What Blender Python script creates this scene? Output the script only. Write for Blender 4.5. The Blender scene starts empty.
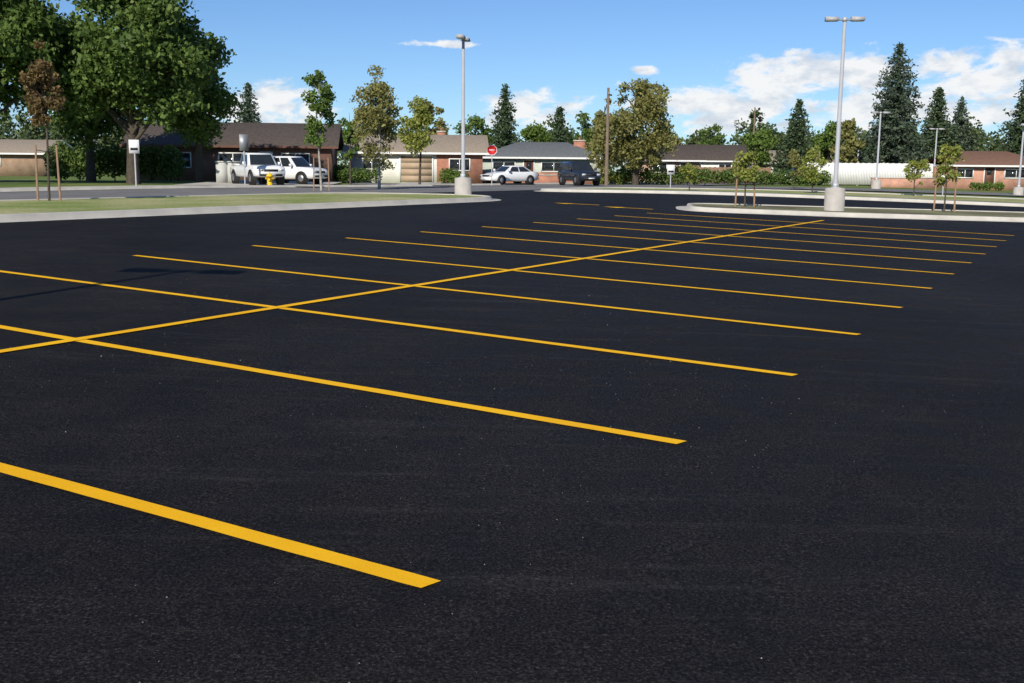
import bpy, bmesh, math, numpy as np
from mathutils import Vector, Matrix
rad=math.radians
S=bpy.context.scene
# ------------------------------------------------------------------ terrain
E1=(0.4871,0.8733); E2=(-0.8733,0.4871)
def sc(s1,s2): return (E1[0]*s1+E2[0]*s2, E1[1]*s1+E2[1]*s2)
def sm(t):
    t=min(1,max(0,t)); return t*t*(3-2*t)
def fz(s):
    if s<-12: 
        d=min(10,-12-s); return -0.36-(0.03*d-0.0015*d*d)
    if s<=13: return 0.03*s
    d=min(10.7,s-13); return 0.39+0.03*d-0.0014019*d*d
def g(x,y):
    s2=E2[0]*x+E2[1]*y
    return fz(s2)+0.2*sm((-x-5)/20)*sm((y-35)/25)
# ------------------------------------------------------------------ materials
def newmat(name):
    m=bpy.data.materials.new(name); m.use_nodes=True
    nt=m.node_tree; b=nt.nodes['Principled BSDF']; return m,nt,b
def N(nt,t,**k):
    n=nt.nodes.new(t)
    for a,v in k.items(): setattr(n,a,v)
    return n
def ramp(nt,stops,inp):
    r=N(nt,'ShaderNodeValToRGB'); e=r.color_ramp.elements
    while len(e)<len(stops): e.new(0.5)
    for i,(p,c) in enumerate(stops):
        e[i].position=p; e[i].color=(c[0],c[1],c[2],1) if hasattr(c,'__len__') else (c,c,c,1)
    nt.links.new(inp,r.inputs[0]); return r
def noise(nt,co,scale,detail=4,rough=.55,dist=0):
    n=N(nt,'ShaderNodeTexNoise'); n.inputs['Scale'].default_value=scale; n.inputs['Detail'].default_value=detail
    n.inputs['Roughness'].default_value=rough; n.inputs['Distortion'].default_value=dist
    nt.links.new(co,n.inputs['Vector']); return n
def mixc(nt,fac,a,b,mode='MIX'):
    m=N(nt,'ShaderNodeMix',data_type='RGBA',blend_type=mode)
    for s,v in ((m.inputs[0],fac),(m.inputs[6],a),(m.inputs[7],b)):
        if isinstance(v,(int,float)): s.default_value=v
        elif isinstance(v,(tuple,list)): s.default_value=(v[0],v[1],v[2],1)
        else: nt.links.new(v,s)
    return m.outputs[2]
def simple(name,c1,c2=None,scale=3,rough=.8,bump=0,bscale=40,metal=0,spec=.3,coat=0):
    m,nt,b=newmat(name); c2=c2 or tuple(v*.75 for v in c1)
    co=N(nt,'ShaderNodeTexCoord').outputs['Object']
    n=noise(nt,co,scale,4,.6)
    r=ramp(nt,[(.3,c1),(.7,c2)],n.outputs[0]); nt.links.new(r.outputs[0],b.inputs['Base Color'])
    b.inputs['Roughness'].default_value=rough; b.inputs['Metallic'].default_value=metal
    b.inputs['Specular IOR Level'].default_value=spec
    if coat: b.inputs['Coat Weight'].default_value=coat
    if bump:
        n2=noise(nt,co,bscale,3,.6); bp=N(nt,'ShaderNodeBump'); bp.inputs['Strength'].default_value=bump; bp.inputs['Distance'].default_value=.02
        nt.links.new(n2.outputs[0],bp.inputs['Height']); nt.links.new(bp.outputs[0],b.inputs['Normal'])
    return m
def asphalt_mat():
    m,nt,b=newmat('fresh_asphalt'); co=N(nt,'ShaderNodeTexCoord').outputs['Object']
    L=nt.links
    big=noise(nt,co,.22,3,.6,.6); mid=noise(nt,co,1.9,6,.72,.3); fine=noise(nt,co,75,3,.8)
    base=ramp(nt,[(.3,(.0125,.0112,.0106)),(.7,(.0210,.0190,.0180))],big.outputs[0]).outputs[0]
    f=ramp(nt,[(.30,.10),(.48,.70),(.60,1.7),(.74,5.5)],fine.outputs[0]).outputs[0]
    c=mixc(nt,1.0,base,f,'MULTIPLY')
    c=mixc(nt,1.0,c,ramp(nt,[(.3,.7),(.7,1.35)],mid.outputs[0]).outputs[0],'MULTIPLY')
    dn=noise(nt,co,.07,1,.5)
    va=N(nt,'ShaderNodeVectorMath',operation='MULTIPLY_ADD'); L.new(dn.outputs['Color'],va.inputs[0]); va.inputs[1].default_value=(4,4,0); L.new(co,va.inputs[2])
    def streak(rot,scl,seed,a,bb,amt):
        mp=N(nt,'ShaderNodeMapping'); mp.inputs['Rotation'].default_value=(0,0,rad(rot)); mp.inputs['Scale'].default_value=(scl[0],scl[1],1); mp.inputs['Location'].default_value=(seed,seed*2,0)
        L.new(va.outputs[0],mp.inputs['Vector'])
        st=noise(nt,mp.outputs[0],1.3,6,.78)
        return ramp(nt,[(a,0),(bb,amt)],st.outputs[0]).outputs[0]
    stm=mixc(nt,1.0,streak(29,(.22,3.2),0,.54,.76,.55),streak(-8,(.16,4.5),3.3,.58,.78,.5),'ADD')
    sp=ramp(nt,[(.42,.05),(.68,1)],noise(nt,co,28,4,.85).outputs[0]).outputs[0]
    c=mixc(nt,mixc(nt,1.0,stm,sp,'MULTIPLY'),c,(.10,.093,.088))
    L.new(c,b.inputs['Base Color'])
    L.new(ramp(nt,[(.3,.6),(.7,.85)],mid.outputs[0]).outputs[0],b.inputs['Roughness'])
    b.inputs['Specular IOR Level'].default_value=.07
    bp=N(nt,'ShaderNodeBump'); bp.inputs['Strength'].default_value=.85; bp.inputs['Distance'].default_value=.008
    L.new(fine.outputs[0],bp.inputs['Height']); L.new(bp.outputs[0],b.inputs['Normal'])
    return m
def paint_mat():
    m,nt,b=newmat('yellow_line_paint'); co=N(nt,'ShaderNodeTexCoord').outputs['Object']
    n=noise(nt,co,60,5,.75); n2=noise(nt,co,1.2,4,.6)
    c=mixc(nt,ramp(nt,[(.35,0),(.7,1)],n2.outputs[0]).outputs[0],(1.0,.53,.012),(.90,.45,.010))
    w=ramp(nt,[(.28,.85),(.37,0)],n.outputs[0]).outputs[0]
    c=mixc(nt,w,c,(.12,.07,.012)); nt.links.new(c,b.inputs['Base Color']); b.inputs['Roughness'].default_value=.75
    b.inputs['Specular IOR Level'].default_value=.1
    bp=N(nt,'ShaderNodeBump'); bp.inputs['Strength'].default_value=.4; bp.inputs['Distance'].default_value=.006
    nt.links.new(n.outputs[0],bp.inputs['Height']); nt.links.new(bp.outputs[0],b.inputs['Normal'])
    return m
def grass_mat(name,green,dry,th=.5):
    m,nt,b=newmat(name); co=N(nt,'ShaderNodeTexCoord').outputs['Object']
    a=noise(nt,co,.35,4,.6); f=noise(nt,co,9,5,.8)
    c=mixc(nt,ramp(nt,[(th-.14,0),(th+.14,1)],a.outputs[0]).outputs[0],green,dry)
    c=mixc(nt,1.0,c,ramp(nt,[(.3,.55),(.7,1.55)],f.outputs[0]).outputs[0],'MULTIPLY')
    nt.links.new(c,b.inputs['Base Color']); b.inputs['Roughness'].default_value=.9; b.inputs['Specular IOR Level'].default_value=.15
    bp=N(nt,'ShaderNodeBump'); bp.inputs['Strength'].default_value=.5; bp.inputs['Distance'].default_value=.06
    nt.links.new(f.outputs[0],bp.inputs['Height']); nt.links.new(bp.outputs[0],b.inputs['Normal'])
    return m
def leaf_mat(name,c1,c2,trans=.3):
    m,nt,b=newmat(name); L=nt.links
    gi=N(nt,'ShaderNodeNewGeometry'); co=N(nt,'ShaderNodeTexCoord').outputs['Object']
    n=noise(nt,co,.9,1)
    mx=N(nt,'ShaderNodeMath',operation='MULTIPLY_ADD'); L.new(gi.outputs['Random Per Island'],mx.inputs[0]); mx.inputs[1].default_value=.6
    m2=N(nt,'ShaderNodeMath',operation='MULTIPLY'); L.new(n.outputs[0],m2.inputs[0]); m2.inputs[1].default_value=.6; L.new(m2.outputs[0],mx.inputs[2])
    r=ramp(nt,[(.2,c1),(.85,c2)],mx.outputs[0]); L.new(r.outputs[0],b.inputs['Base Color'])
    b.inputs['Roughness'].default_value=.55; b.inputs['Specular IOR Level'].default_value=.25
    tr=N(nt,'ShaderNodeBsdfTranslucent'); L.new(r.outputs[0],tr.inputs[0])
    ms=N(nt,'ShaderNodeMixShader'); ms.inputs[0].default_value=trans
    L.new(b.outputs[0],ms.inputs[1]); L.new(tr.outputs[0],ms.inputs[2])
    L.new(ms.outputs[0],nt.nodes['Material Output'].inputs[0]); return m
def brick_mat(name,c1,c2,mortar):
    m,nt,b=newmat(name); co=N(nt,'ShaderNodeTexCoord').outputs['Object']
    s=N(nt,'ShaderNodeSeparateXYZ'); nt.links.new(co,s.inputs[0])
    ad=N(nt,'ShaderNodeMath',operation='ADD'); nt.links.new(s.outputs[0],ad.inputs[0]); nt.links.new(s.outputs[1],ad.inputs[1])
    cb=N(nt,'ShaderNodeCombineXYZ'); nt.links.new(ad.outputs[0],cb.inputs[0]); nt.links.new(s.outputs[2],cb.inputs[1])
    t=N(nt,'ShaderNodeTexBrick'); nt.links.new(cb.outputs[0],t.inputs[0])
    t.inputs['Scale'].default_value=4; t.inputs['Color1'].default_value=(*c1,1); t.inputs['Color2'].default_value=(*c2,1); t.inputs['Mortar'].default_value=(*mortar,1)
    t.inputs['Mortar Size'].default_value=.015
    n=noise(nt,co,1.5,5)
    c=mixc(nt,1.0,t.outputs[0],ramp(nt,[(.3,.8),(.7,1.2)],n.outputs[0]).outputs[0],'MULTIPLY')
    nt.links.new(c,b.inputs['Base Color']); b.inputs['Roughness'].default_value=.85; return m
def siding_mat(name,c1,spacing=.2):
    m,nt,b=newmat(name); co=N(nt,'ShaderNodeTexCoord').outputs['Object']
    w=N(nt,'ShaderNodeTexWave',wave_type='BANDS',bands_direction='Z',wave_profile='SAW'); w.inputs['Scale'].default_value=1/spacing*.159*2; nt.links.new(co,w.inputs[0])
    n=noise(nt,co,.8,5)
    c=mixc(nt,1.0,c1,ramp(nt,[(.3,.85),(.7,1.1)],n.outputs[0]).outputs[0],'MULTIPLY')
    c=mixc(nt,1.0,c,ramp(nt,[(0,.7),(.15,1)],w.outputs[0]).outputs[0],'MULTIPLY')
    nt.links.new(c,b.inputs['Base Color']); b.inputs['Roughness'].default_value=.7; return m
M={}
M['asph']=asphalt_mat(); M['paint']=paint_mat()
M['street']=simple('worn_asphalt',(.22,.21,.198),(.155,.15,.142),.5,.9,.3,60)
M['conc']=simple('concrete',(.58,.54,.465),(.43,.40,.35),1.2,.85,.3,50)
M['concbase']=simple('concrete_lamp_base',(.48,.44,.39),(.37,.345,.31),3,.85,.3,50)
M['grass']=grass_mat('lawn_grass',(.11,.165,.035),(.22,.22,.075),.58)
M['gdry']=grass_mat('dry_grass',(.21,.26,.07),(.42,.39,.19),.50)
M['dirt']=grass_mat('planting_soil',(.13,.11,.065),(.24,.24,.12),.50)
M['bark']=simple('bark',(.10,.08,.06),(.05,.04,.03),6,.95,.5,25)
M['barkpale']=simple('pale_bark',(.45,.42,.37),(.2,.18,.15),6,.9)
M['stake']=simple('stake_wood',(.32,.20,.12),(.22,.14,.085),6,.9)
M['leaf']=leaf_mat('leaves_green',(.065,.12,.022),(.185,.27,.055),.38)
M['leafb']=leaf_mat('leaves_maple',(.050,.096,.022),(.16,.235,.052),.36)
M['leafy']=leaf_mat('leaves_yellow_green',(.17,.21,.04),(.38,.40,.09),.4)
M['leafo']=leaf_mat('leaves_olive',(.14,.15,.04),(.34,.32,.11),.4)
M['leafr']=leaf_mat('leaves_bronze',(.09,.065,.025),(.23,.155,.065),.35)
M['needle']=leaf_mat('spruce_needles',(.024,.048,.020),(.080,.115,.050),.12)
M['needleb']=leaf_mat('blue_spruce_needles',(.032,.056,.034),(.10,.132,.082),.12)
M['far']=leaf_mat('far_foliage',(.044,.072,.030),(.125,.16,.058),.2)
M['pole']=simple('galvanised_pole',(.55,.56,.57),(.46,.47,.48),2,.5,metal=.3)
M['fixture']=simple('lamp_housing',(.42,.42,.42),(.34,.34,.34),2,.5)
M['lens']=simple('lamp_glass',(.7,.7,.68),(.6,.6,.6),2,.2)
M['wood']=simple('utility_pole_wood',(.21,.16,.11),(.14,.105,.075),3,.9)
M['glass']=simple('window_glass',(.025,.03,.035),(.015,.02,.022),1,.08,spec=.8)
M['white']=simple('white_trim',(.80,.79,.75),(.72,.71,.68),1.5,.6)
M['whitewall']=siding_mat('white_siding',(.78,.76,.68))
M['cream']=siding_mat('cream_siding',(.60,.56,.44))
M['sage']=siding_mat('sage_siding',(.48,.52,.44))
M['brickr']=brick_mat('red_brick',(.42,.165,.095),(.34,.125,.072),(.32,.27,.22))
M['brickt']=brick_mat('tan_brick',(.46,.30,.18),(.39,.24,.15),(.38,.33,.28))
M['brickp']=brick_mat('salmon_brick',(.54,.26,.165),(.46,.215,.14),(.42,.36,.31))
M['brickd']=brick_mat('dark_brick',(.25,.12,.075),(.19,.09,.058),(.2,.16,.13))
M['roofd']=simple('dark_shingles',(.12,.093,.074),(.07,.056,.046),4,.95,.5,30)
M['roofb']=simple('bluegrey_shingles',(.18,.19,.19),(.125,.135,.135),4,.95,.5,30)
M['rooft']=simple('tan_shingles',(.40,.32,.235),(.30,.245,.18),4,.95,.5,30)
M['roofbr']=simple('brown_shingles',(.26,.14,.09),(.18,.10,.07),4,.95,.5,30)
M['gdoor']=simple('garage_door_paint',(.44,.33,.22),(.38,.28,.19),1.5,.7)
M['door']=simple('door_paint',(.16,.07,.045),(.12,.055,.035),2,.6)
M['carw']=simple('car_paint_white',(.80,.80,.79),(.77,.77,.76),1,.25,spec=.5,coat=.6)
M['card']=simple('car_paint_dark',(.018,.022,.032),(.014,.018,.026),1,.25,spec=.5,coat=.6)
M['tyre']=simple('tyre_rubber',(.02,.02,.02),(.014,.014,.014),3,.9)
M['rim']=simple('alloy_rim',(.45,.45,.46),(.3,.3,.31),3,.4,metal=.8)
M['black']=simple('black_trim',(.02,.02,.02),(.015,.015,.015),3,.6)
M['head']=simple('headlight_lens',(.6,.6,.58),(.45,.45,.45),2,.1,spec=.8)
M['tail']=simple('taillight_lens',(.45,.02,.015),(.35,.015,.01),2,.2)
M['signred']=simple('sign_red',(.55,.02,.02),(.5,.018,.018),1,.5)
M['signw']=simple('sign_white',(.78,.78,.78),(.72,.72,.72),1,.5)
M['signback']=simple('sign_back_metal',(.35,.36,.37),(.3,.31,.32),1,.5,metal=.5)
M['hyd']=simple('hydrant_yellow',(.85,.52,.02),(.75,.45,.02),2,.45)
M['cab']=simple('cabinet_paint',(.50,.50,.46),(.43,.43,.40),2,.6)
M['grit']=simple('stone_grit',(.28,.265,.245),(.08,.076,.072),9,.9)
# ------------------------------------------------------------------ mesh builder
class Q:
    def __init__(s): s.V=[];s.F=[];s.m=[];s.n=0;s.mats=[]
    def mi(s,k):
        if k not in s.mats: s.mats.append(k)
        return s.mats.index(k)
    def add(s,V,F,k):
        V=np.asarray(V,float).reshape(-1,3); F=np.asarray(F,int).reshape(-1,4)
        s.V.append(V); s.F.append(F+s.n); s.m.append(np.full(len(F),s.mi(k))); s.n+=len(V)
    def box(s,a,b,k):
        x0,y0,z0=a;x1,y1,z1=b
        V=[(x0,y0,z0),(x1,y0,z0),(x1,y1,z0),(x0,y1,z0),(x0,y0,z1),(x1,y0,z1),(x1,y1,z1),(x0,y1,z1)]
        s.add(V,[(3,2,1,0),(4,5,6,7),(0,1,5,4),(1,2,6,5),(2,3,7,6),(3,0,4,7)],k)
    def tube(s,P,R,k,seg=8,cap=True):
        P=[Vector(p) for p in P]; V=[];F=[]
        for i,p in enumerate(P):
            d=(P[min(i+1,len(P)-1)]-P[max(i-1,0)]).normalized()
            a=Vector((0,0,1)) if abs(d.z)<.9 else Vector((1,0,0))
            u=d.cross(a).normalized(); w=d.cross(u).normalized()
            for j in range(seg):
                t=2*math.pi*j/seg; V.append(p+(u*math.cos(t)+w*math.sin(t))*R[i])
        for i in range(len(P)-1):
            for j in range(seg):
                j2=(j+1)%seg; F.append((i*seg+j,i*seg+j2,(i+1)*seg+j2,(i+1)*seg+j))
        if cap:
            for i in (0,len(P)-1):
                c=len(V); V.append(P[i])
                for j in range(0,seg,2):
                    F.append((i*seg+j,i*seg+(j+1)%seg,i*seg+(j+2)%seg,c))
        s.add([tuple(v) for v in V],F,k)
    def leaves(s,C,size,k,rng,asp=.65,flat=0):
        n=len(C)
        if n==0:return
        d=rng.normal(size=(n,3)); d[:,2]*=(1-flat)
        u=d/np.linalg.norm(d,axis=1)[:,None]
        e=rng.normal(size=(n,3)); w=np.cross(u,e); w/=np.linalg.norm(w,axis=1)[:,None]
        sz=(size*rng.uniform(.6,1.35,n))[:,None]
        a=u*sz*.5; b=w*sz*.5*asp
        V=np.stack([C-a,C+b-a*.1,C+a,C-b-a*.1],1).reshape(-1,3)
        s.add(V,np.arange(4*n).reshape(-1,4),k)
    def build(s,name,parent=None,smooth=False):
        V=np.concatenate(s.V);F=np.concatenate(s.F);mi=np.concatenate(s.m)
        me=bpy.data.meshes.new(name); me.vertices.add(len(V)); me.vertices.foreach_set('co',V.ravel())
        me.loops.add(F.size); me.loops.foreach_set('vertex_index',F.ravel().astype(np.int32))
        me.polygons.add(len(F)); me.polygons.foreach_set('loop_start',np.arange(0,F.size,4,dtype=np.int32))
        me.polygons.foreach_set('material_index',mi.astype(np.int32))
        if smooth: me.polygons.foreach_set('use_smooth',np.ones(len(F),bool))
        for k in s.mats: me.materials.append(M[k])
        me.update(calc_edges=True); me.validate()
        o=bpy.data.objects.new(name,me); S.collection.objects.link(o)
        if parent: o.parent=parent
        return o
def empty(name,loc,yaw=0):
    e=bpy.data.objects.new(name,None); e.empty_display_size=.3; S.collection.objects.link(e)
    e.location=loc; e.rotation_euler=(0,0,yaw); return e
# ------------------------------------------------------------------ ground sheets
def sheet(name,pts,dz,k,step=1.5):
    bm=bmesh.new(); vs=[bm.verts.new((x,y,0)) for x,y in pts]; bm.faces.new(vs)
    bmesh.ops.triangulate(bm,faces=bm.faces[:])
    for E in (E1,E2):
        pr=[p[0]*E[0]+p[1]*E[1] for p in pts]
        c=math.floor(min(pr)/step)*step+step
        while c<max(pr):
            bmesh.ops.bisect_plane(bm,geom=bm.verts[:]+bm.edges[:]+bm.faces[:],plane_co=(E[0]*c,E[1]*c,0),plane_no=(E[0],E[1],0)); c+=step
    bmesh.ops.triangulate(bm,faces=[f for f in bm.faces if len(f.verts)>4])
    for v in bm.verts: v.co.z=g(v.co.x,v.co.y)+dz
    bm.normal_update()
    for f in bm.faces:
        if f.normal.z<0: f.normal_flip()
    me=bpy.data.meshes.new(name); bm.to_mesh(me); bm.free(); me.materials.append(M[k])
    o=bpy.data.objects.new(name,me); S.collection.objects.link(o); return o
def fillet(pts,r,n=8):
    out=[];L=len(pts)
    for i in range(L):
        p=Vector(pts[i]);a=Vector(pts[i-1]);b=Vector(pts[(i+1)%L]); rr=r[i] if hasattr(r,'__len__') else r
        d1=(a-p).normalized();d2=(b-p).normalized(); ang=d1.angle(d2)
        t=min(rr/math.tan(ang/2),(a-p).length*.49,(b-p).length*.49)
        q1=p+d1*t;q2=p+d2*t
        for j in range(n+1):
            s=j/n; out.append(tuple((1-s)**2*q1+2*s*(1-s)*p+s*s*q2))
    return out
def resample(pts,step=1.0,closed=True):
    out=[];L=len(pts)
    for i in range(L if closed else L-1):
        a=Vector(pts[i]);b=Vector(pts[(i+1)%L]); n=max(1,int((b-a).length/step))
        for j in range(n): out.append(tuple(a+(b-a)*j/n))
    if not closed: out.append(pts[-1])
    o2=[out[0]]
    for p in out[1:]:
        if (Vector(p)-Vector(o2[-1])).length>.02:o2.append(p)
    return o2
def area(p): return sum(p[i-1][0]*p[i][1]-p[i][0]*p[i-1][1] for i in range(len(p)))/2
def offset(pts,d):
    L=len(pts);out=[]
    for i in range(L):
        a=Vector(pts[i-1]);b=Vector(pts[(i+1)%L]); t=(b-a).normalized(); out.append((pts[i][0]+t.y*d,pts[i][1]-t.x*d))
    return out
def kerb(name,pts,prof,k='conc'):
    q=Q();L=len(pts);rings=[]
    for off,h in prof:
        o=offset(pts,off); rings.append([(x,y,g(x,y)+h) for x,y in o])
    V=[v for r in rings for v in r];F=[]
    for a in range(len(prof)-1):
        for i in range(L):
            j=(i+1)%L; F.append((a*L+i,a*L+j,(a+1)*L+j,(a+1)*L+i))
    q.add(V,F,k); return q.build(name)
def island(nk,ns,pts,r,k,walk=0,h=.15):
    p=fillet(pts,r); 
    if area(p)<0:p=p[::-1]
    p=resample(p,1.0)
    w=.17+walk
    kerb(nk,p,[(.42,.006),(.40,.012),(.03,.016),(.0,h-.02),(-.03,h),(-w,h),(-w-.01,0)])
    inner=offset(p,-w+.005)
    sheet(ns,inner,h-.03,k,1.5)
def base_ground():
    a=np.concatenate([[-900,-500,-300,-200],np.arange(-150,151,2.0),[200,300,500,900]])
    V=[];F=[];n=len(a)
    for j in a:
        for i in a:
            x,y=i,j+40; V.append((x,y,g(x,y)-.06))
    for j in range(n-1):
        for i in range(n-1):F.append((j*n+i,j*n+i+1,(j+1)*n+i+1,(j+1)*n+i))
    q=Q();q.add(V,F,'grass');return q.build('ground')
base_ground()
sheet('parking_lot_asphalt',[sc(-40,-45),sc(70,-45),sc(70,30),sc(-40,30)],0,'asph',2)
sheet('street',[sc(-150,30),sc(150,30),sc(150,41),sc(-150,41)],.006,'street',2)
sheet('cross_street',[(-12,76),(160,79),(160,88),(-12,85)],.014,'street',2)
island('planter_kerb','planter_lawn',[sc(-40,20.9),sc(38.3,20.9),sc(38.3,29.6),sc(-40,29.6)],[.5,4.1,4.1,.5],'gdry')
island('verge_kerb','verge_lawn',[sc(51.5,28.5),sc(59.6,3.6),sc(68,-44),sc(80,-44),sc(72,5),sc(62,28.5)],[3,8,3,3,8,3],'gdry',walk=1.3)
island('island_kerb','island_soil',[(6.1,36.75),(11.6,36.6),(18.1,37.6),(34,40.5),(34,45.5),(18,42.6),(6.6,40.6)],[1.2,3,3,1.5,1.5,3,1.6],'dirt')
sheet('sidewalk',[sc(-150,43),sc(150,43),sc(150,44.4),sc(-150,44.4)],.05,'conc',2)
kerbpts=resample([sc(-150,41.0),sc(150,41.0),sc(150,41.25),sc(-150,41.25)],2)
if area(kerbpts)<0: kerbpts=kerbpts[::-1]
kerb('street_kerb',kerbpts,[(.35,.02),(.02,.02),(0,.13),(-.1,.135)])
sheet('driveway',[(-18.6,58.2),(-11.2,62.3),(-13.0,81),(-21,81)],.07,'conc',2)
sheet('driveway.001',[(-8.5,74),(-3.5,74),(-3.5,88),(-8.5,88)],.075,'conc',2)
q=[]
W=.055
for n in range(-3,12):
    a=3.52+2.610*n; e0=2.17
    if n==0: a=3.42; e0=2.29
    if n==1: e0=2.21
    k_=.05 if n==0 else 0
    q.append([sc(a-W,e0),sc(a+W,e0-.03),sc(a+W+k_,13.0),sc(a-W+k_,13.0)])
def markings(name,polys,dz):
    bm=bmesh.new()
    for pts in polys: bm.faces.new([bm.verts.new((x,y,0)) for x,y in pts])
    for E in (E1,E2):
        c=-30
        while c<60:
            bmesh.ops.bisect_plane(bm,geom=bm.verts[:]+bm.edges[:]+bm.faces[:],plane_co=(E[0]*c,E[1]*c,0),plane_no=(E[0],E[1],0)); c+=.3
    rng=np.random.default_rng(5)
    for v in bm.verts:
        v.co.x+=rng.normal(0,.0018); v.co.y+=rng.normal(0,.0018)
        v.co.z=g(v.co.x,v.co.y)+dz
    bm.normal_update()
    for f in bm.faces:
        if f.normal.z<0:f.normal_flip()
    me=bpy.data.meshes.new(name);bm.to_mesh(me);bm.free();me.materials.append(M['paint'])
    o=bpy.data.objects.new(name,me);S.collection.objects.link(o)
markings('stall_line_markings',q,.006)
markings('centre_line_marking',[[sc(-12,7.81-W),sc(34.2,7.81-W),sc(34.2,7.81+W),sc(-12,7.81+W)]],.010)
def arrow(x,y):
    def p(a,b): return (x+a*E2[0]+b*E1[0],y+a*E2[1]+b*E1[1])
    return [[p(-.9,-.08),p(-.9,.08),p(.3,.08),p(.3,-.08)],[p(.3,-.35),p(.3,.35),p(1.0,0)]]
markings('arrow_marking',arrow(4.1,37.6),.006); markings('arrow_marking.001',arrow(2.4,39.8),.006)
def grit():
    rng=np.random.default_rng(3);n=9000
    s1=rng.uniform(0,1,n)**1.4*24-1; s2=rng.uniform(-10,12,n)
    keep=(np.sin(s1*.9+s2*.5)+np.sin(s2*1.3-s1*.35)+rng.normal(0,.7,n))>.1
    s1,s2=s1[keep],s2[keep]
    tet=np.array([(1,0,-.4),(-.5,.86,-.4),(-.5,-.86,-.4),(0,0,.8)]); Vs=[];Fs=[]
    for i,(a,b) in enumerate(zip(s1,s2)):
        x,y=sc(a,b); r=rng.uniform(.0015,.0045)*(1.9 if rng.uniform()<.03 else 1)
        t=rng.uniform(0,6.28); R=np.array([[math.cos(t),-math.sin(t),0],[math.sin(t),math.cos(t),0],[0,0,1]])
        Vs.append((tet*rng.uniform(.7,1.3,(4,3)))@R.T*r+np.array([x,y,g(x,y)+r*.4])); k=4*i
        Fs+= [(k,k+1,k+3),(k+1,k+2,k+3),(k+2,k,k+3)]
    me=bpy.data.meshes.new('grit');me.from_pydata(np.concatenate(Vs).tolist(),[],Fs);me.materials.append(M['grit'])
    o=bpy.data.objects.new('asphalt_grit',me);S.collection.objects.link(o)
grit()
# ------------------------------------------------------------------ lamps
def lamp(x,y,H,yaw,base_h=.8,k='street_lamp',arm=.55,r=.36,gz=None):
    z0=g(x,y)+(0 if gz is None else gz)
    e=empty(k,(x,y,z0),yaw)
    q=Q();q.tube([(0,0,-.1),(0,0,base_h-.04),(0,0,base_h)],[r,r,r-.04],'concbase',20);q.build('concrete_base',e,False)
    q=Q();q.box((-.16,-.16,base_h),(.16,.16,base_h+.03),'pole')
    q.tube([(0,0,base_h+.03),(0,0,H-.1)],[.085,.06],'pole',8)
    q.box((-.1,-.1,base_h+.03),(.1,.1,base_h+.16),'pole');q.build('pole',e,False)
    q=Q();q.tube([(-arm,0,H-.06),(arm,0,H-.06)],[.03,.03],'pole',8);q.box((-.07,-.07,H-.12),(.07,.07,H+.02),'pole');q.build('arm',e)
    for s in (-1,1):
        q=Q(); a=.22;b=arm+.22
        x0,x1=(a,b) if s>0 else (-b,-a)
        V=[(x0,-.17,H-.10),(x1,-.17,H-.10),(x1,.17,H-.10),(x0,.17,H-.10),(x0,-.13,H+.04),(x1,-.13,H+.02),(x1,.13,H+.02),(x0,.13,H+.04)]
        q.add(V,[(3,2,1,0),(4,5,6,7),(0,1,5,4),(1,2,6,5),(2,3,7,6),(3,0,4,7)],'fixture')
        q.box((x0+.05,-.12,H-.115),(x1-.05,.12,H-.103),'lens');q.build('luminaire',e)
lamp(11.65,38.6,6.75,rad(-6),.82,gz=.12,arm=.45)
lamp(-2.12,45,6.45,rad(80),.72,gz=.12,arm=.45)
lamp(-8.35,2.7,7.55,rad(4),.8,arm=.55)
lamp(28.9,85,6.0,rad(10),.7); lamp(41.3,105,5.6,rad(10),.7); lamp(37.9,80,5.2,rad(60),.6); lamp(36,112,5.3,rad(80),.6)
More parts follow.
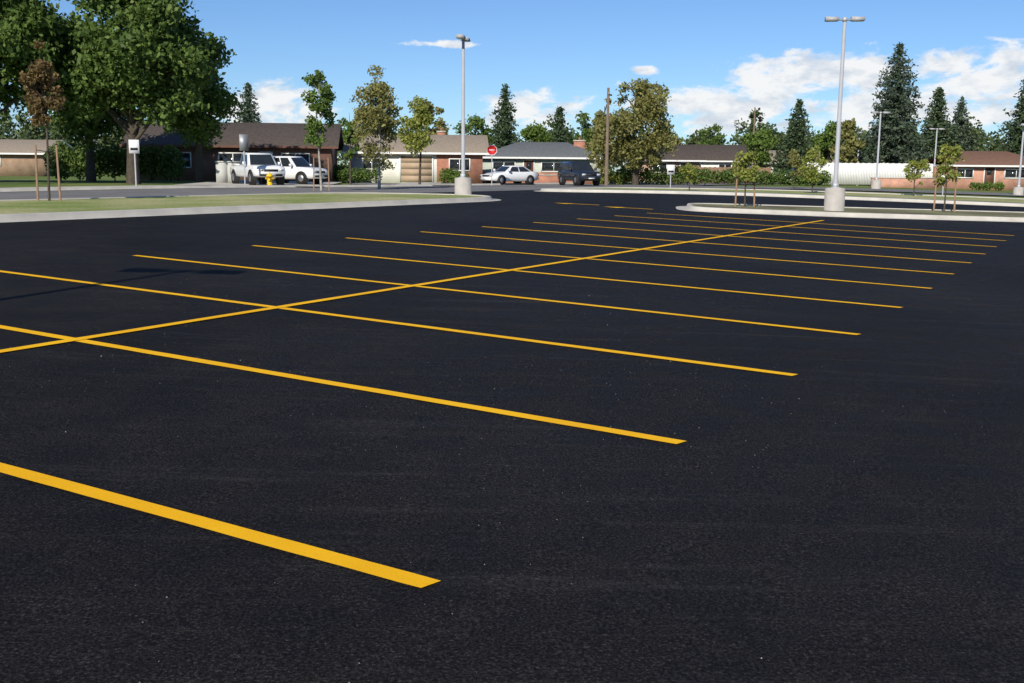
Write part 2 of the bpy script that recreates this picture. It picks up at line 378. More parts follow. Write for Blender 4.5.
# ------------------------------------------------------------------ trees
def decid(name,x,y,H,r,zb,k,seed,nb=26,nl=9000,ls=.28,tr=.2,bark='bark',dz=0,br=(.30,.45),stakes=0,narrow=1.0,droop=0,irr=0):
    rng=np.random.default_rng(seed); z0=g(x,y)+dz; q=Q()
    zc=(H+zb)/2; rz=(H-zb)/2
    lean=rng.normal(0,.03,2)
    q.tube([(0,0,-.1),(lean[0]*zb*.5,lean[1]*zb*.5,zb*.55),(lean[0]*zb,lean[1]*zb,zb),(lean[0]*zc,lean[1]*zc,zc),(0,0,H-rz*.3)],[tr*1.25,tr,tr*.85,tr*.55,tr*.12],bark,8,False)
    cs=[];R=[]
    for i in range(nb):
        d=rng.normal(size=3);d/=np.linalg.norm(d); rr=rng.uniform(.35,1)**.6*(1+irr*rng.normal())
        tz=d[2]; w=(1-.35*max(0,tz)) 
        R_=rng.uniform(*br)*r*rng.uniform(.6,1.1)
        c=np.array([d[0]*max(r-R_*.8,.05)*rr*w,d[1]*max(r-R_*.8,.05)*rr*w,zc+d[2]*(rz-R_*.6)*rr])
        cs.append(c);R.append(R_)
        s0=np.array([0,0,max(zb*.8,min(c[2]-np.hypot(c[0],c[1])*.8,H*.8))])
        mid=(s0+c)/2+np.array([0,0,.08*r])
        q.tube([s0,mid,c],[tr*.38,tr*.24,tr*.06],bark,5,False)
    R=np.array(R);cs=np.array(cs); p=R**2.2; p/=p.sum()
    idx=rng.choice(nb,nl,p=p)
    d=rng.normal(size=(nl,3));d/=np.linalg.norm(d,axis=1)[:,None]
    rad_=rng.uniform(0,1,nl)**.42
    rad_*=(1+.30*np.sin(d[:,0]*5+idx)*np.cos(d[:,2]*4+idx*2)+.12*rng.normal(size=nl))
    sq=np.array([1,1,.8*narrow])
    C=cs[idx]+d*(R[idx]*rad_)[:,None]*sq
    if droop: 
        hd=np.hypot(C[:,0],C[:,1])/r; C[:,2]-=droop*hd**2*rng.uniform(.2,1,nl)
    C=C[C[:,2]>zb*.75]
    q.leaves(C,ls,k,rng)
    if stakes:
        for s in (-1,1):
            q.tube([(s*stakes,0,-.05),(s*stakes*.92,0,1.7)],[.035,.03],'stake',6)
            q.tube([(s*stakes*.92,0,1.55),(0,0,1.5)],[.012,.012],'black',4,False)
    o=q.build(name); o.location=(x,y,z0); return o
def conifer(name,x,y,H,r,k,seed,lv=None,ls=.36):
    rng=np.random.default_rng(seed); q=Q(); z0=g(x,y)
    q.tube([(0,0,-.1),(0,0,H*.5),(0,0,H)],[.02*H,.012*H,.01],'bark',7,False)
    C=[];lv=lv or int(H*5.0)
    ph=rng.uniform(0,6.28,4)
    for i in range(lv):
        t=(i+rng.uniform(0,1))/lv; z=.03*H+t*.97*H
        nb=int(5+7*(1-t)); a0=rng.uniform(0,6.28)
        for b in range(nb):
            a=a0+b*6.283/nb+rng.normal(0,.25)
            R=(r*(1-t)**.72*(1+.16*math.sin(a*2+ph[0]+t*9)+.12*math.sin(a*3+ph[1]-t*15)))+.10
            L=R*rng.uniform(.55,1.2)
            n=max(3,int(L/.2)); s=np.linspace(.15,1,n)
            px=np.cos(a)*L*s;py=np.sin(a)*L*s;pz=z-.20*L*s**1.3+.14*L*s**3
            P=np.stack([px,py,pz],1); P=np.repeat(P,3,0)+rng.normal(0,.14,(n*3,3)); C.append(P)
            if L>.8 and b%3==0: q.tube([(0,0,z),(px[-1],py[-1],pz[-1])],[.03,.008],'bark',4,False)
    C=np.concatenate(C); q.leaves(C,ls,k,rng,.5,.3)
    o=q.build(name); o.location=(x,y,z0); return o
decid('shade_tree',-22.8,64,13.4,5.5,2.6,'leafb',11,60,34000,.31,.36,br=(.22,.38),irr=.08)
decid('shade_tree',-29.5,60,14.2,5.2,3.2,'leafb',12,50,28000,.31,.36,br=(.22,.40),irr=.08)
decid('shade_tree',-20.6,70,9.6,3.2,2.4,'leaf',13,30,12000,.28,.25,irr=.08)
decid('shade_tree',-28.5,72,11.5,4.5,2.0,'leafb',14,32,12000,.34,.3)
decid('shade_tree',-38,57,13,5,3,'leaf',15,32,9000,.36,.35)
decid('staked_sapling',-14.4,33,4.6,.68,2.0,'leafr',21,26,2600,.13,.035,stakes=.35,dz=.12,br=(.30,.5),irr=.2)
decid('young_birch_tree',-9.9,55,6.1,1.0,1.8,'leaf',22,26,3200,.17,.06,bark='barkpale',br=(.28,.5),stakes=.4,irr=.2)
decid('birch_tree',-7.8,62,6.9,1.75,1.5,'leafo',23,36,6500,.18,.08,bark='barkpale',br=(.28,.45),droop=.9,irr=.10)
decid('young_tree',-6.6,75,6.0,1.6,2.0,'leafy',24,24,3600,.2,.08,br=(.28,.45),irr=.2)
decid('young_tree',-10.7,70,5.3,.9,1.4,'leaf',25,16,1800,.18,.06,irr=.2)
decid('willow_tree',10.3,90,9.8,3.7,1.2,'leafo',26,50,14000,.26,.28,br=(.18,.34),droop=1.8,irr=.15)
decid('willow_tree',7.8,93,7.6,1.9,1.2,'leafo',27,24,4500,.24,.2,br=(.22,.4),droop=1.0,irr=.15)
decid('staked_sapling',8.6,39.5,2.35,.66,.75,'leafy',31,18,900,.13,.03,stakes=.35,dz=.12,irr=.2)
decid('staked_sapling',16.7,41.2,2.85,.70,.9,'leafy',32,18,1000,.13,.03,stakes=.4,dz=.12,irr=.2)
decid('young_tree',9.9,60,1.9,.65,.4,'leafy',33,14,900,.14,.04,irr=.2)
decid('young_tree',17.1,61,2.7,.95,.6,'leafy',34,16,1200,.15,.04,irr=.2)
decid('young_tree',23.7,63,2.8,.8,.7,'leafy',35,16,1100,.15,.04,irr=.2)
decid('young_tree',20.5,78,3.0,.9,.6,'leafo',36,16,1100,.16,.04,irr=.2)
for i,(x,y,H,r,k) in enumerate([(-32,130,10.8,2.8,'needleb'),(-1,120,10.2,2.5,'needle'),(5.2,122,8.2,2.1,'needle'),
   (31.7,120,9.0,2.7,'needle'),(38.9,110,14.0,4.0,'needleb'),(44,112,10.0,2.8,'needle'),
   (46.8,113,8.9,2.5,'needleb'),(50.3,106,10.8,3.2,'needle'),(55,104,11,3,'needle')]):
    conifer('spruce_tree',x,y,H,r,k,50+i)
for i,(x,y,H,r,k) in enumerate([(-4.3,122,8.6,2.6,'leafb'),(2.2,118,6.6,2.3,'leaf'),(33.5,108,6.5,1.8,'leafo'),(16,118,7.0,2.6,'leafo'),(-9.5,118,9.4,2.4,'leafo'),
   (8.5,124,7.8,2.4,'leafb'),(25,138,7.4,3.0,'leafb'),(28.5,124,6.6,2.4,'leaf'),(41.5,120,7.2,2.2,'leafb'),(-14,115,7.2,2.6,'leafb'),(35.3,120,7.6,2.1,'leaf')]):
    decid('shade_tree',x,y,H,r,1.2,k,61+i,20,3200,.34,.2,irr=.12)
def shrub(name,x,y,L,W_,H,k,seed,nl=2500,ls=.16,yaw=0):
    rng=np.random.default_rng(seed); q=Q()
    n=max(3,int(L/ (H*.6))+2); c=[]
    for i in range(n): c.append((-(L/2)+L*(i+.5)/n+rng.normal(0,.1),rng.normal(0,.1*W_),H*rng.uniform(.4,.55),H*rng.uniform(.42,.58)))
    c=np.array(c); idx=rng.integers(0,n,nl); d=rng.normal(size=(nl,3));d/=np.linalg.norm(d,axis=1)[:,None]
    rr=rng.uniform(0,1,nl)**.4
    C=c[idx,:3]+d*rr[:,None]*np.stack([np.full(nl,max(L/n*.75,H*.4)),np.full(nl,W_/2),c[idx,3]],1)
    C=C[C[:,2]>0.02]; q.leaves(C,ls,k,rng)
    for i in range(n): q.tube([(c[i,0],c[i,1],-.1),(c[i,0],c[i,1],H*.5)],[.05,.02],'bark',5,False)
    o=q.build(name);o.location=(x,y,g(x,y));o.rotation_euler=(0,0,yaw)
shrub('hedge',-28,75,9,2.0,2.6,'leafb',71,8000,.24)
shrub('shrub',-12.2,84,3,1.2,1.2,'leafb',72)
shrub('shrub',-4.6,85,2,1.1,1.3,'leaf',73)
shrub('shrub',1.5,97,4,1.2,.8,'leafo',74)
shrub('hedge',13,92,8,1.6,1.6,'leafb',75,4500,.2)
shrub('shrub',-14.6,86,2.2,1.2,1.6,'leaf',76)
shrub('hedge',24,100,11,1.8,1.5,'leafb',77,5000,.22)
shrub('shrub',8.5,92,3,1.2,1.0,'leafy',78)
shrub('shrub',43,97,3,1.0,.7,'leaf',79,1500)
def treeline():
    rng=np.random.default_rng(99); q=Q()
    for i in range(100):
        az=rng.uniform(-.62,.70); D=rng.uniform(150,200); x=math.tan(az)*D; y=D
        H=rng.uniform(6.0,10.0)*(D/170); 
        if -.25<math.tan(az)<.12: H*=.85
        r=H*rng.uniform(.28,.45); z0=g(x,y)
        if rng.uniform()<.15:
            n=700;t=rng.uniform(0,1,n)**.8; a=rng.uniform(0,6.28,n); R=r*.7*(1-t)*rng.uniform(.5,1.1,n)
            C=np.stack([x+np.cos(a)*R,y+np.sin(a)*R,z0+.1+t*H*1.1],1)
        else:
            n=900;m=12; cc=rng.normal(0,.40,(m,3))*np.array([r,r,H*.36])+np.array([x,y,z0+H*.60]); idx=rng.integers(0,m,n)
            d=rng.normal(size=(n,3));d/=np.linalg.norm(d,axis=1)[:,None]
            C=cc[idx]+d*(rng.uniform(0,1,n)**.4)[:,None]*r*.42
            C[:,2]=np.maximum(C[:,2],z0+.1)
        q.leaves(C,.62,'far',rng); q.tube([(x,y,z0-.1),(x,y,z0+H*.6)],[.25,.1],'bark',5,False)
    n=14000; az=rng.uniform(-.68,.72,n);D=rng.uniform(165,200,n);x=np.tan(az)*D;z=rng.uniform(0,1,n)**1.3*5.0*(1+.3*np.sin(az*60))
    q.leaves(np.stack([x,D,z+.4],1),.8,'far',rng)
    q.build('distant_treeline')
treeline()
# ------------------------------------------------------------------ houses
def house(name,x,y,yaw,L,Wd,eave,ridge,wall,roof,front=(),left=(),hip=0,chim=None,lower=None,oh=.6,trim='white',panel=None):
    z0=g(x,y); e=empty(name,(x,y,z0),yaw)
    q=Q(); 
    q.box((0,0,-.3),(L,Wd,eave),wall)
    if not hip:
        V=[(0,0,eave),(0,Wd,eave),(0,Wd/2,ridge-.12),(0,Wd/2,ridge-.12),(L,0,eave),(L,Wd,eave),(L,Wd/2,ridge-.12),(L,Wd/2,ridge-.12)]
        q.add(V,[(0,1,2,3),(4,5,6,7)],wall)
    q.build('walls',e)
    if lower:
        q=Q();q.box((-.06,-.06,-.3),(L+.06,-.0035,.95),lower); q.build('brick_wainscot',e)
    if panel:
        q=Q();q.box((panel[0],-.0035-.05,-.3),(panel[1],-.0035,eave-.05),panel[2]); q.build('brick_facing',e)
    q=Q(); sl=(ridge-eave)/(Wd/2); ez=eave-oh*sl; th=.16
    h=hip
    top=[(-oh,-oh,ez),(L+oh,-oh,ez),(L+oh-(h+oh if h else 0),Wd/2,ridge),(-oh+(h+oh if h else 0),Wd/2,ridge)]
    bk=[(L+oh,Wd+oh,ez),(-oh,Wd+oh,ez)]
    V=[top[0],top[1],bk[0],bk[1],top[3],top[2]]
    V2=[(a,b,c+th) for a,b,c in V]
    A=V+V2
    F=[(6,7,11,10),(8,9,10,11),(0,4,5,1),(2,5,4,3)]
    if h: F+=[(7,8,11,11),(9,6,10,10),(1,5,2,2),(3,4,0,0)]
    q.add(A,F,roof)
    q.add(A,[(0,1,7,6),(2,3,9,8)],trim)
    if h: q.add(A,[(1,2,8,7),(3,0,6,9)],trim)
    else: q.add(A,[(1,5,11,7),(5,2,8,11),(3,4,10,9),(4,0,6,10)],trim)
    q.build('roof',e)
    def opening(kind,a,b,c,d,side):
        q=Q(); of=.055 if panel and side=='F' and panel[0]<a<panel[1] else 0
        def bx(u0,u1,w0,w1,z0_,z1_,k):
            if side=='F': q.box((u0,-w1-of,z0_),(u1,-w0-of,z1_),k)
            else: q.box((-w1,u0,z0_),(-w0,u1,z1_),k)
        t=.09
        if kind=='win':
            bx(a+t,b-t,.004,.02,c+t,d-t,'glass')
            bx(a,a+t,.004,.07,c,d,'white');bx(b-t,b,.004,.07,c,d,'white');bx(a+t,b-t,.004,.07,c,c+t,'white');bx(a+t,b-t,.004,.07,d-t,d,'white')
            m=(a+b)/2;bx(m-.03,m+.03,.022,.06,c+t,d-t,'white'); q.build('window',e)
        elif kind=='door':
            bx(a,b,.004,.05,c,d,'door');bx(a-.09,a-.002,.004,.08,c,d+.09,'white');bx(b+.002,b+.09,.004,.08,c,d+.09,'white')
            bx(a,b,.004,.08,d+.002,d+.09,'white');bx(a+.2,b-.2,.052,.07,c+1.2,d-.2,'glass'); q.build('door',e)
        else:
            n=4;hh=(d-c)/n
            for i in range(n): bx(a,b,.004,.05,c+i*hh+.012,c+(i+1)*hh-.012,'gdoor')
            bx(a-.12,a-.003,.004,.09,c,d+.12,'white');bx(b+.003,b+.12,.004,.09,c,d+.12,'white');bx(a,b,.004,.09,d+.003,d+.12,'white')
            q.build('garage_door',e)
    for o in front: opening(*o,'F')
    for o in left: opening(*o,'L')
    if chim:
        cx,cy,ch,cw=chim; q=Q();q.box((cx-cw/2,cy-.35,eave-.3),(cx+cw/2,cy+.35,ch),'brickr');q.box((cx-cw/2-.06,cy-.41,ch),(cx+cw/2+.06,cy+.41,ch+.1),'conc')
        q.box((cx-.12,cy-.12,ch+.1),(cx+.12,cy+.12,ch+.35),'brickd');q.build('chimney',e)
    return e
house('brick_house',-29,81,rad(6),15.0,8,2.7,4.35,'brickd','roofd',front=[('win',6.5,8.7,.9,2.1),('door',9.6,10.5,0,2.1),('win',11.2,13.4,.9,2.1),('win',2.5,4.5,.9,2.1)],chim=(5,5,4.9,.8),hip=0,trim='door')
house('brick_house',-60,104,rad(2),14,8,2.2,3.4,'brickt','rooft',front=[('win',3,5,.9,1.9),('win',8,10,.9,1.9),('door',6,6.9,0,1.95)])
house('garage_house',-13.6,89,rad(4),11.0,8.5,2.5,3.9,'whitewall','rooft',front=[('garage',4.2,6.8,0.02,2.15),('win',1.0,2.6,1.0,2.0),('win',8.2,10.0,.95,2.0)],left=[('win',2,3.6,1,2)],chim=(7.6,5,4.3,.7),panel=(7.2,11.03,'brickr'))
house('ranch_house',-3.0,101,rad(-3),11.2,8,2.4,3.7,'sage','roofb',front=[('win',1.0,3.2,1.0,1.95),('door',4.0,4.9,0.02,2.05),('win',5.6,8.0,1.0,1.95),('win',9,10.3,1.05,1.95)],hip=3.2,chim=(9.2,3.2,3.95,1.1),lower='brickr')
house('white_house',20.4,131,rad(-10),7.5,7,2.6,4.3,'whitewall','roofd',front=[('win',1,2.6,1,2.1),('win',4.6,6.2,1,2.1)],left=[('win',2,4,1,2)])
house('white_house',31,132,rad(5),9,7,2.4,3.7,'whitewall','rooft',front=[('win',1,2.6,1,2.1),('door',4,4.9,0.02,2.05),('win',6,7.6,1,2.1)])
house('brick_house',40.8,101,rad(-4),9.5,8,2.15,3.35,'brickp','roofbr',front=[('win',1.0,2.6,.9,1.8),('door',3.6,4.5,.02,1.95),('win',5.4,7.6,.9,1.8)],hip=2.5)
house('brick_house',51.6,99,rad(-4),12,8,2.2,3.5,'brickp','rooft',front=[('win',1.0,2.6,.9,1.8),('win',5.4,7.6,.9,1.8)])
house('bungalow_house',13.5,112,rad(2),6,7,2.4,3.8,'brickt','roofd',front=[('win',1,2.6,1,2.1),('door',4,4.9,0.02,2.05)])
def fence(name,x0,y0,x1,y1,H,k,post=True,th=.06):
    L=math.hypot(x1-x0,y1-y0); yaw=math.atan2(y1-y0,x1-x0); e=empty(name,(x0,y0,g(x0,y0)),yaw)
    q=Q(); n=int(L/.15) if post else 1
    if post:
        for i in range(n): q.box((i*L/n+.008,-th/2,.05),((i+1)*L/n-.008,th/2,H+.02*math.sin(i*1.7)),k)
        q.build('boards',e); q=Q()
        for i in range(int(L/2.4)+1): q.box((i*2.4-.06,th/2+.003,-.3),(i*2.4+.06,th/2+.12,H+.05),k)
        q.build('posts',e)
    else:
        q.box((0,-.12,-.3),(L,.12,H),k);q.build('wall_body',e); q=Q();q.box((-.04,-.17,H),(L+.04,.17,H+.08),'conc');q.build('coping',e)
fence('white_fence',28.6,104,40.4,103,2.1,'white')
fence('brick_wall',32.5,97,38.5,97,.75,'brickp',False)
fence('brick_wall',-3,94,8,94,.7,'brickr',False)
fence('wood_fence',15.5,104,26,108,1.6,'stake')
def upole(x,y,H,k='utility_pole'):
    q=Q();q.tube([(0,0,-.3),(0,0,H)],[.15,.10],'wood',10);q.box((-.55,-.16,H-.6),(.55,-.105,H-.48),'wood')
    for s in (-.45,.45): q.tube([(s,-.13,H-.48),(s,-.13,H-.36)],[.03,.02],'fixture',6)
    o=q.build(k);o.location=(x,y,g(x,y));o.rotation_euler=(0,0,rad(70))
upole(7.4,85,7.6); upole(33.5,150,10.0)
def sign(name,x,y,top,kind,yaw=0):
    e=empty(name,(x,y,g(x,y)),yaw); q=Q();q.tube([(0,0,-.2),(0,0,top)],[.035,.035],'pole',8);q.build('post',e)
    q=Q()
    if kind=='stop':
        def octo(R,y0,y1,k):
            V=[(R*math.cos(rad(22.5+45*i)),y,top-.35+R*math.sin(rad(22.5+45*i))) for y in (y0,y1) for i in range(8)]
            F=[(i,(i+1)%8,8+(i+1)%8,8+i) for i in range(8)]+[(0,1,2,3),(0,3,4,7),(4,5,6,7),(8,9,10,11),(8,11,12,15),(12,13,14,15)]
            q.add(V,F,k)
        octo(.40,-.05,-.04,'signw'); octo(.36,-.058,-.0505,'signred'); q.box((-.2,-.062,top-.38),(.2,-.0585,top-.32),'signw')
    elif kind=='plain':
        q.box((-.25,-.05,top-.65),(.25,-.04,top),'signw'); q.box((-.18,-.056,top-.5),(.18,-.0505,top-.38),'black')
    else:
        q.box((-.25,-.05,top-.9),(.25,-.04,top),'signback')
    q.build('sign_panel',e)
sign('street_sign',-18.4,52,2.35,'plain'); sign('traffic_sign',-15.1,60,2.9,'back',rad(25)); sign('stop_sign',-1.6,79,2.95,'stop')
sign('traffic_sign',10.6,72,1.6,'plain'); sign('traffic_sign',28.2,70,1.4,'plain',rad(10))
def hydrant(x,y,dz=0):
    q=Q();q.tube([(0,0,-.1),(0,0,.04),(0,0,.041),(0,0,.5),(0,0,.501),(0,0,.56),(0,0,.66),(0,0,.70)],[.19,.19,.14,.14,.19,.19,.12,.03],'hyd',14)
    q.tube([(-.24,0,.4),(.24,0,.4)],[.065,.065],'hyd',8);q.tube([(0,-.26,.36),(0,0,.36)],[.085,.085],'hyd',8);q.tube([(0,0,.7),(0,0,.78)],[.035,.035],'hyd',6)
    o=q.build('fire_hydrant');o.location=(x,y,g(x,y)+dz)
hydrant(-13.75,60.2,.1)
e=empty('utility_cabinet',(-17.9,67,g(-17.9,67)),rad(10))
q=Q();q.box((-.7,-.35,0),(.7,.35,1.35),'cab');q.build('cabinet_body',e)
q=Q();q.box((-.75,-.4,1.35),(.75,.4,1.42),'cab');q.build('cabinet_lid',e)
q=Q();q.box((-.65,-.365,.1),(-.02,-.353,1.28),'cab');q.box((.02,-.365,.1),(.65,-.353,1.28),'cab');q.build('cabinet_doors',e)
# ------------------------------------------------------------------ vehicles
def car(name,x,y,heading,kind,paint):
    z0=g(x,y)+.075; yaw=math.atan2(heading[1],heading[0]); e=empty(name,(x,y,z0),yaw)
    if kind=='sedan':
        sec=[(-2.32,.66,.40,.78),(-2.25,.80,.30,.94),(-1.6,.88,.20,1.0),(-.6,.90,.20,.95),(.9,.90,.20,.93),(1.6,.88,.22,.86),(2.15,.80,.26,.72),(2.32,.64,.34,.58)]
        gb=(-1.75,1.05,.80,.94);gt=(-.95,.30,.60,1.42);wx=(-1.38,1.40);wr=.32;hl=.58
    elif kind=='suv':
        sec=[(-2.3,.76,.42,.98),(-2.25,.88,.36,1.08),(-1.5,.93,.30,1.10),(0,.94,.30,1.08),(1.0,.94,.30,1.08),(1.8,.90,.32,1.04),(2.2,.86,.36,.96),(2.32,.74,.42,.82)]
        gb=(-2.2,1.0,.87,1.05);gt=(-1.95,.35,.70,1.76);wx=(-1.38,1.42);wr=.37;hl=.72
    else:
        sec=[(-2.75,.86,.55,1.10),(-2.7,.92,.48,1.14),(-1.5,.95,.42,1.14),(0,.96,.42,1.14),(1.2,.96,.42,1.16),(2.1,.93,.44,1.14),(2.6,.90,.48,1.08),(2.72,.82,.52,.92)]
        gb=(-.75,1.25,.88,1.12);gt=(-.6,.65,.72,1.86);wx=(-1.75,1.75);wr=.41;hl=.80
    q=Q(); V=[];n=12
    for (X,w,b,t) in sec:
        h=t-b
        half=[(w*.80,b),(w*.97,b+.12*h),(w,b+.5*h),(w*.97,b+.8*h),(w*.90,t-.02),(w*.55,t+.01)]
        V+= [(X,yy,zz) for yy,zz in half]+[(X,-yy,zz) for yy,zz in half[::-1]]
    F=[]
    for i in range(len(sec)-1):
        for j in range(n): F.append((i*n+j,i*n+(j+1)%n,(i+1)*n+(j+1)%n,(i+1)*n+j))
    m=(len(sec)-1)*n
    F+=[(0,1,10,11),(1,2,9,10),(2,3,8,9),(3,4,7,8),(4,5,6,7)]+[tuple(m+k for k in f) for f in ((0,1,10,11),(1,2,9,10),(2,3,8,9),(3,4,7,8),(4,5,6,7))]
    q.add(V,F,paint); q.build('body',e,True)
    x0,x1,w,zb=gb;a0,a1,wt,zt=gt
    B=[(x0,-w,zb-.04),(x1,-w,zb-.04),(x1,w,zb-.04),(x0,w,zb-.04),(a0,-wt,zt-.05),(a1,-wt,zt-.05),(a1,wt,zt-.05),(a0,wt,zt-.05),
       (a0+.08,-wt+.1,zt),(a1-.08,-wt+.1,zt),(a1-.08,wt-.1,zt),(a0+.08,wt-.1,zt)]
    q=Q();q.add(B,[(0,1,5,4),(1,2,6,5),(2,3,7,6),(3,0,4,7),(4,5,9,8),(5,6,10,9),(6,7,11,10),(7,4,8,11),(8,9,10,11)],paint);q.build('cabin',e)
    q=Q(); B=[Vector(b) for b in B]
    def pane(a,b,c,d,u0,u1,v0,v1):
        def P(u,v): return (a*(1-u)+b*u)*(1-v)+(d*(1-u)+c*u)*v
        nrm=(b-a).cross(d-a).normalized()*.008
        q.add([tuple(P(u,v)+nrm) for u,v in ((u0,v0),(u1,v0),(u1,v1),(u0,v1))],[(0,1,2,3)],'glass')
    for (i,j,k,l) in ((0,1,5,4),(2,3,7,6)):
        ws=((.06,.34),(.37,.64),(.67,.93)) if kind=='suv' else (((.1,.49),(.53,.92)) if kind=='sedan' else ((.08,.42),(.47,.9)))
        for u in ws: pane(B[i],B[j],B[k],B[l],u[0],u[1],.12,.92)
    pane(B[1],B[2],B[6],B[5],.06,.94,.1,.93); pane(B[3],B[0],B[4],B[7],.08,.92,.15,.9); q.build('windows',e)
    hw=sec[3][1]
    for wxx in wx:
        for s in (-1,1):
            q=Q(); q.tube([(wxx,s*(hw-.25),wr),(wxx,s*(hw+.004),wr)],[wr+.075]*2,'black',20); q.build('wheel_arch',e)
            q=Q(); q.tube([(wxx,s*(hw-.22),wr),(wxx,s*(hw-.02),wr),(wxx,s*(hw+.02),wr)],[wr,wr,wr-.03],'tyre',20)
            q.tube([(wxx,s*(hw+.0),wr),(wxx,s*(hw+.03),wr)],[wr*.62,wr*.55],'rim',14); q.build('wheel',e)
    xf=sec[-1][0];xb=sec[0][0]; q=Q()
    for s in (-1,1):
        q.box((xf-.22,min(s*.45,s*.74),hl),(xf+.012,max(s*.45,s*.74),hl+.14),'head')
        q.box((xb-.012,min(s*.5,s*.76),hl+.05),(xb+.15,max(s*.5,s*.76),hl+.22),'tail')
    q.box((xf-.1,-.42,hl-.02),(xf+.01,.42,hl+.11),'black'); q.box((xf-.12,-.66,hl-.28),(xf+.05,.66,hl-.16),'black' if kind!='sedan' else paint)
    q.box((xf+.012,-.26,hl-.25),(xf+.058,.26,hl-.17),'signw'); q.box((xb-.05,-.7,hl-.25),(xb+.1,.7,hl-.1),'black' if kind=='pickup' else paint)
    for s in (-1,1): q.box((x1-.35,min(s*(hw+.02),s*(hw+.2)),zb+.05),(x1-.22,max(s*(hw+.02),s*(hw+.2)),zb+.22),paint)
    q.build('lights_and_trim',e)
    if kind=='pickup':
        q=Q();q.box((-2.62,-.74,1.145),(-.85,.74,1.165),'black');q.box((-2.7,-.9,1.13),(-2.62,.9,1.2),paint)
        for s in (-1,1):q.box((-2.6,min(s*.76,s*.88),1.13),(-.85,max(s*.76,s*.88),1.2),paint)
        q.build('bed',e)
car('pickup_truck',-15.4,64.2,(.5,-.86),'pickup','carw')
car('parked_suv',-14.4,69.5,(.9,-.45),'suv','carw')
car('parked_car',-.3,84,(-.8,-.6),'sedan','carw')
car('parked_suv',5.1,83,(.35,-.94),'suv','card')
car('parked_car',27.3,101,(1,.1),'sedan','card')
# ------------------------------------------------------------------ light, sky, camera
az=rad(18); el=rad(31)
d=Vector((math.sin(az)*math.cos(el),math.cos(az)*math.cos(el),-math.sin(el)))
sl=bpy.data.lights.new('sun','SUN'); sl.energy=5.0; sl.angle=rad(.5); sl.color=(1,.94,.84)
so=bpy.data.objects.new('sun',sl); S.collection.objects.link(so); so.rotation_euler=d.to_track_quat('-Z','Y').to_euler(); so.location=(-10,-30,40)
w=bpy.data.worlds.new('World'); S.world=w; w.use_nodes=True; nt=w.node_tree; L=nt.links
for n_ in list(nt.nodes): nt.nodes.remove(n_)
out=N(nt,'ShaderNodeOutputWorld'); bg=N(nt,'ShaderNodeBackground'); sky=N(nt,'ShaderNodeTexSky',sky_type='NISHITA')
sky.sun_disc=False; sky.sun_elevation=el; sky.sun_rotation=rad(198); sky.altitude=1100; sky.air_density=1.0; sky.dust_density=.18; sky.ozone_density=2.8
tint=mixc(nt,1.0,sky.outputs[0],(.66,.84,1.08),'MULTIPLY')
L.new(tint,bg.inputs[0]); bg.inputs[1].default_value=.10
co=N(nt,'ShaderNodeTexCoord').outputs['Generated']
def mth(op,a,b):
    m=N(nt,'ShaderNodeMath',operation=op)
    for i,v in enumerate((a,b)):
        if isinstance(v,(int,float)): m.inputs[i].default_value=v
        else: L.new(v,m.inputs[i])
    return m.outputs[0]
mp=N(nt,'ShaderNodeMapping'); mp.inputs['Scale'].default_value=(1,1,2.2); L.new(co,mp.inputs[0])
n1=noise(nt,mp.outputs[0],24,6,.62,.3)
tot=None
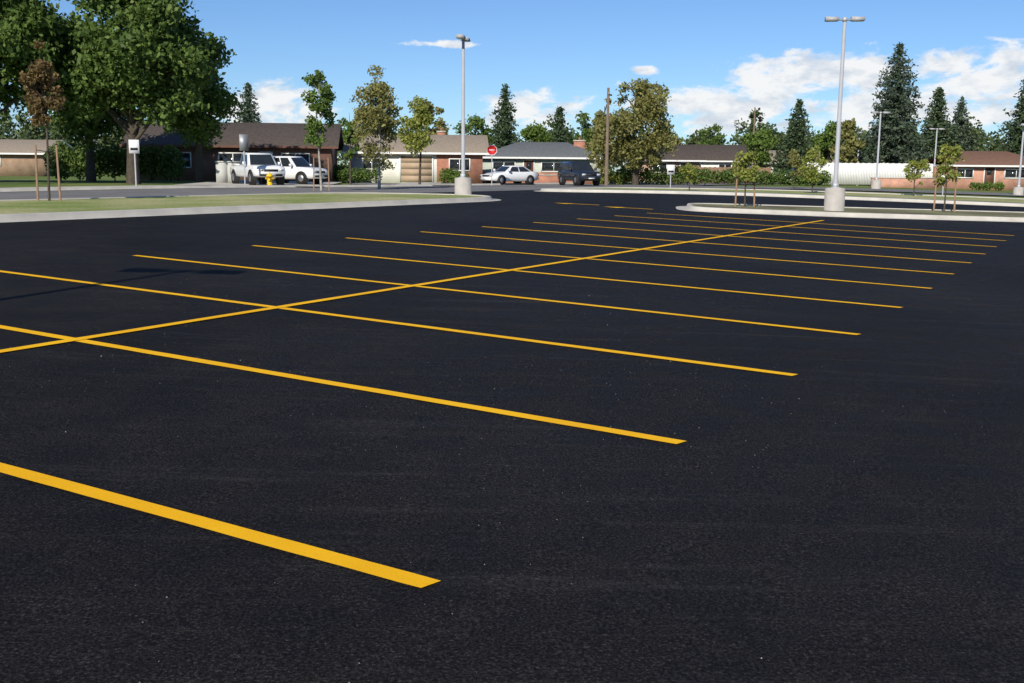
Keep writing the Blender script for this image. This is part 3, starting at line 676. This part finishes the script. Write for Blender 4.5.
for (u,w_,su,sw) in [(.285,.088,.095,.024),(.43,.084,.11,.030),(.20,.056,.11,.025),(-.235,.054,.06,.026),(.02,.052,.06,.022),(.36,.058,.13,.024),(.12,.092,.016,.006),(-.06,.113,.045,.004),(.72,.09,.12,.04),(-.7,.10,.14,.04)]:
    v=Vector((u,1,w_)).normalized(); sc3=(1/su,1/.4,1/sw)
    s=N(nt,'ShaderNodeVectorMath',operation='MULTIPLY_ADD'); L.new(co,s.inputs[0]); s.inputs[1].default_value=sc3; s.inputs[2].default_value=(-v.x*sc3[0],-v.y*sc3[1],-v.z*sc3[2])
    ln=N(nt,'ShaderNodeVectorMath',operation='LENGTH'); L.new(s.outputs[0],ln.inputs[0])
    tot=ln.outputs['Value'] if tot is None else mth('MINIMUM',tot,ln.outputs['Value'])
val=mth('SUBTRACT',mth('MULTIPLY',n1.outputs[0],3.0),mth('ADD',tot,.60))
m_=N(nt,'ShaderNodeMapRange',interpolation_type='SMOOTHSTEP'); L.new(val,m_.inputs[0]); m_.inputs[1].default_value=-.05;m_.inputs[2].default_value=.50;m_.inputs[3].default_value=0;m_.inputs[4].default_value=.96
n2=noise(nt,mp.outputs[0],30,4,.6)
shade=ramp(nt,[(.34,(.66,.73,.82)),(.54,(.98,.985,.99))],n2.outputs[0])
bg2=N(nt,'ShaderNodeBackground'); L.new(shade.outputs[0],bg2.inputs[0]); bg2.inputs[1].default_value=.95
mx=N(nt,'ShaderNodeMixShader'); L.new(m_.outputs[0],mx.inputs[0]); L.new(bg.outputs[0],mx.inputs[1]); L.new(bg2.outputs[0],mx.inputs[2]); L.new(mx.outputs[0],out.inputs[0])
cam=bpy.data.cameras.new('camera'); cam.lens=37.09; cam.sensor_width=36; cam.clip_end=3000; cam.clip_start=.05
co_=bpy.data.objects.new('camera',cam); S.collection.objects.link(co_)
th=rad(9.26); ro=rad(.5)
X=Vector((1,0,0));U=Vector((0,math.sin(th),math.cos(th)));Fw=Vector((0,math.cos(th),-math.sin(th)))
r_=X*math.cos(ro)+U*math.sin(ro); u_=-X*math.sin(ro)+U*math.cos(ro)
mw=Matrix((( r_.x,u_.x,-Fw.x,0),(r_.y,u_.y,-Fw.y,0),(r_.z,u_.z,-Fw.z,1.75),(0,0,0,1)))
co_.matrix_world=mw
S.camera=co_
S.view_settings.view_transform='Standard'; S.view_settings.look='None'; S.view_settings.exposure=0
print('built')
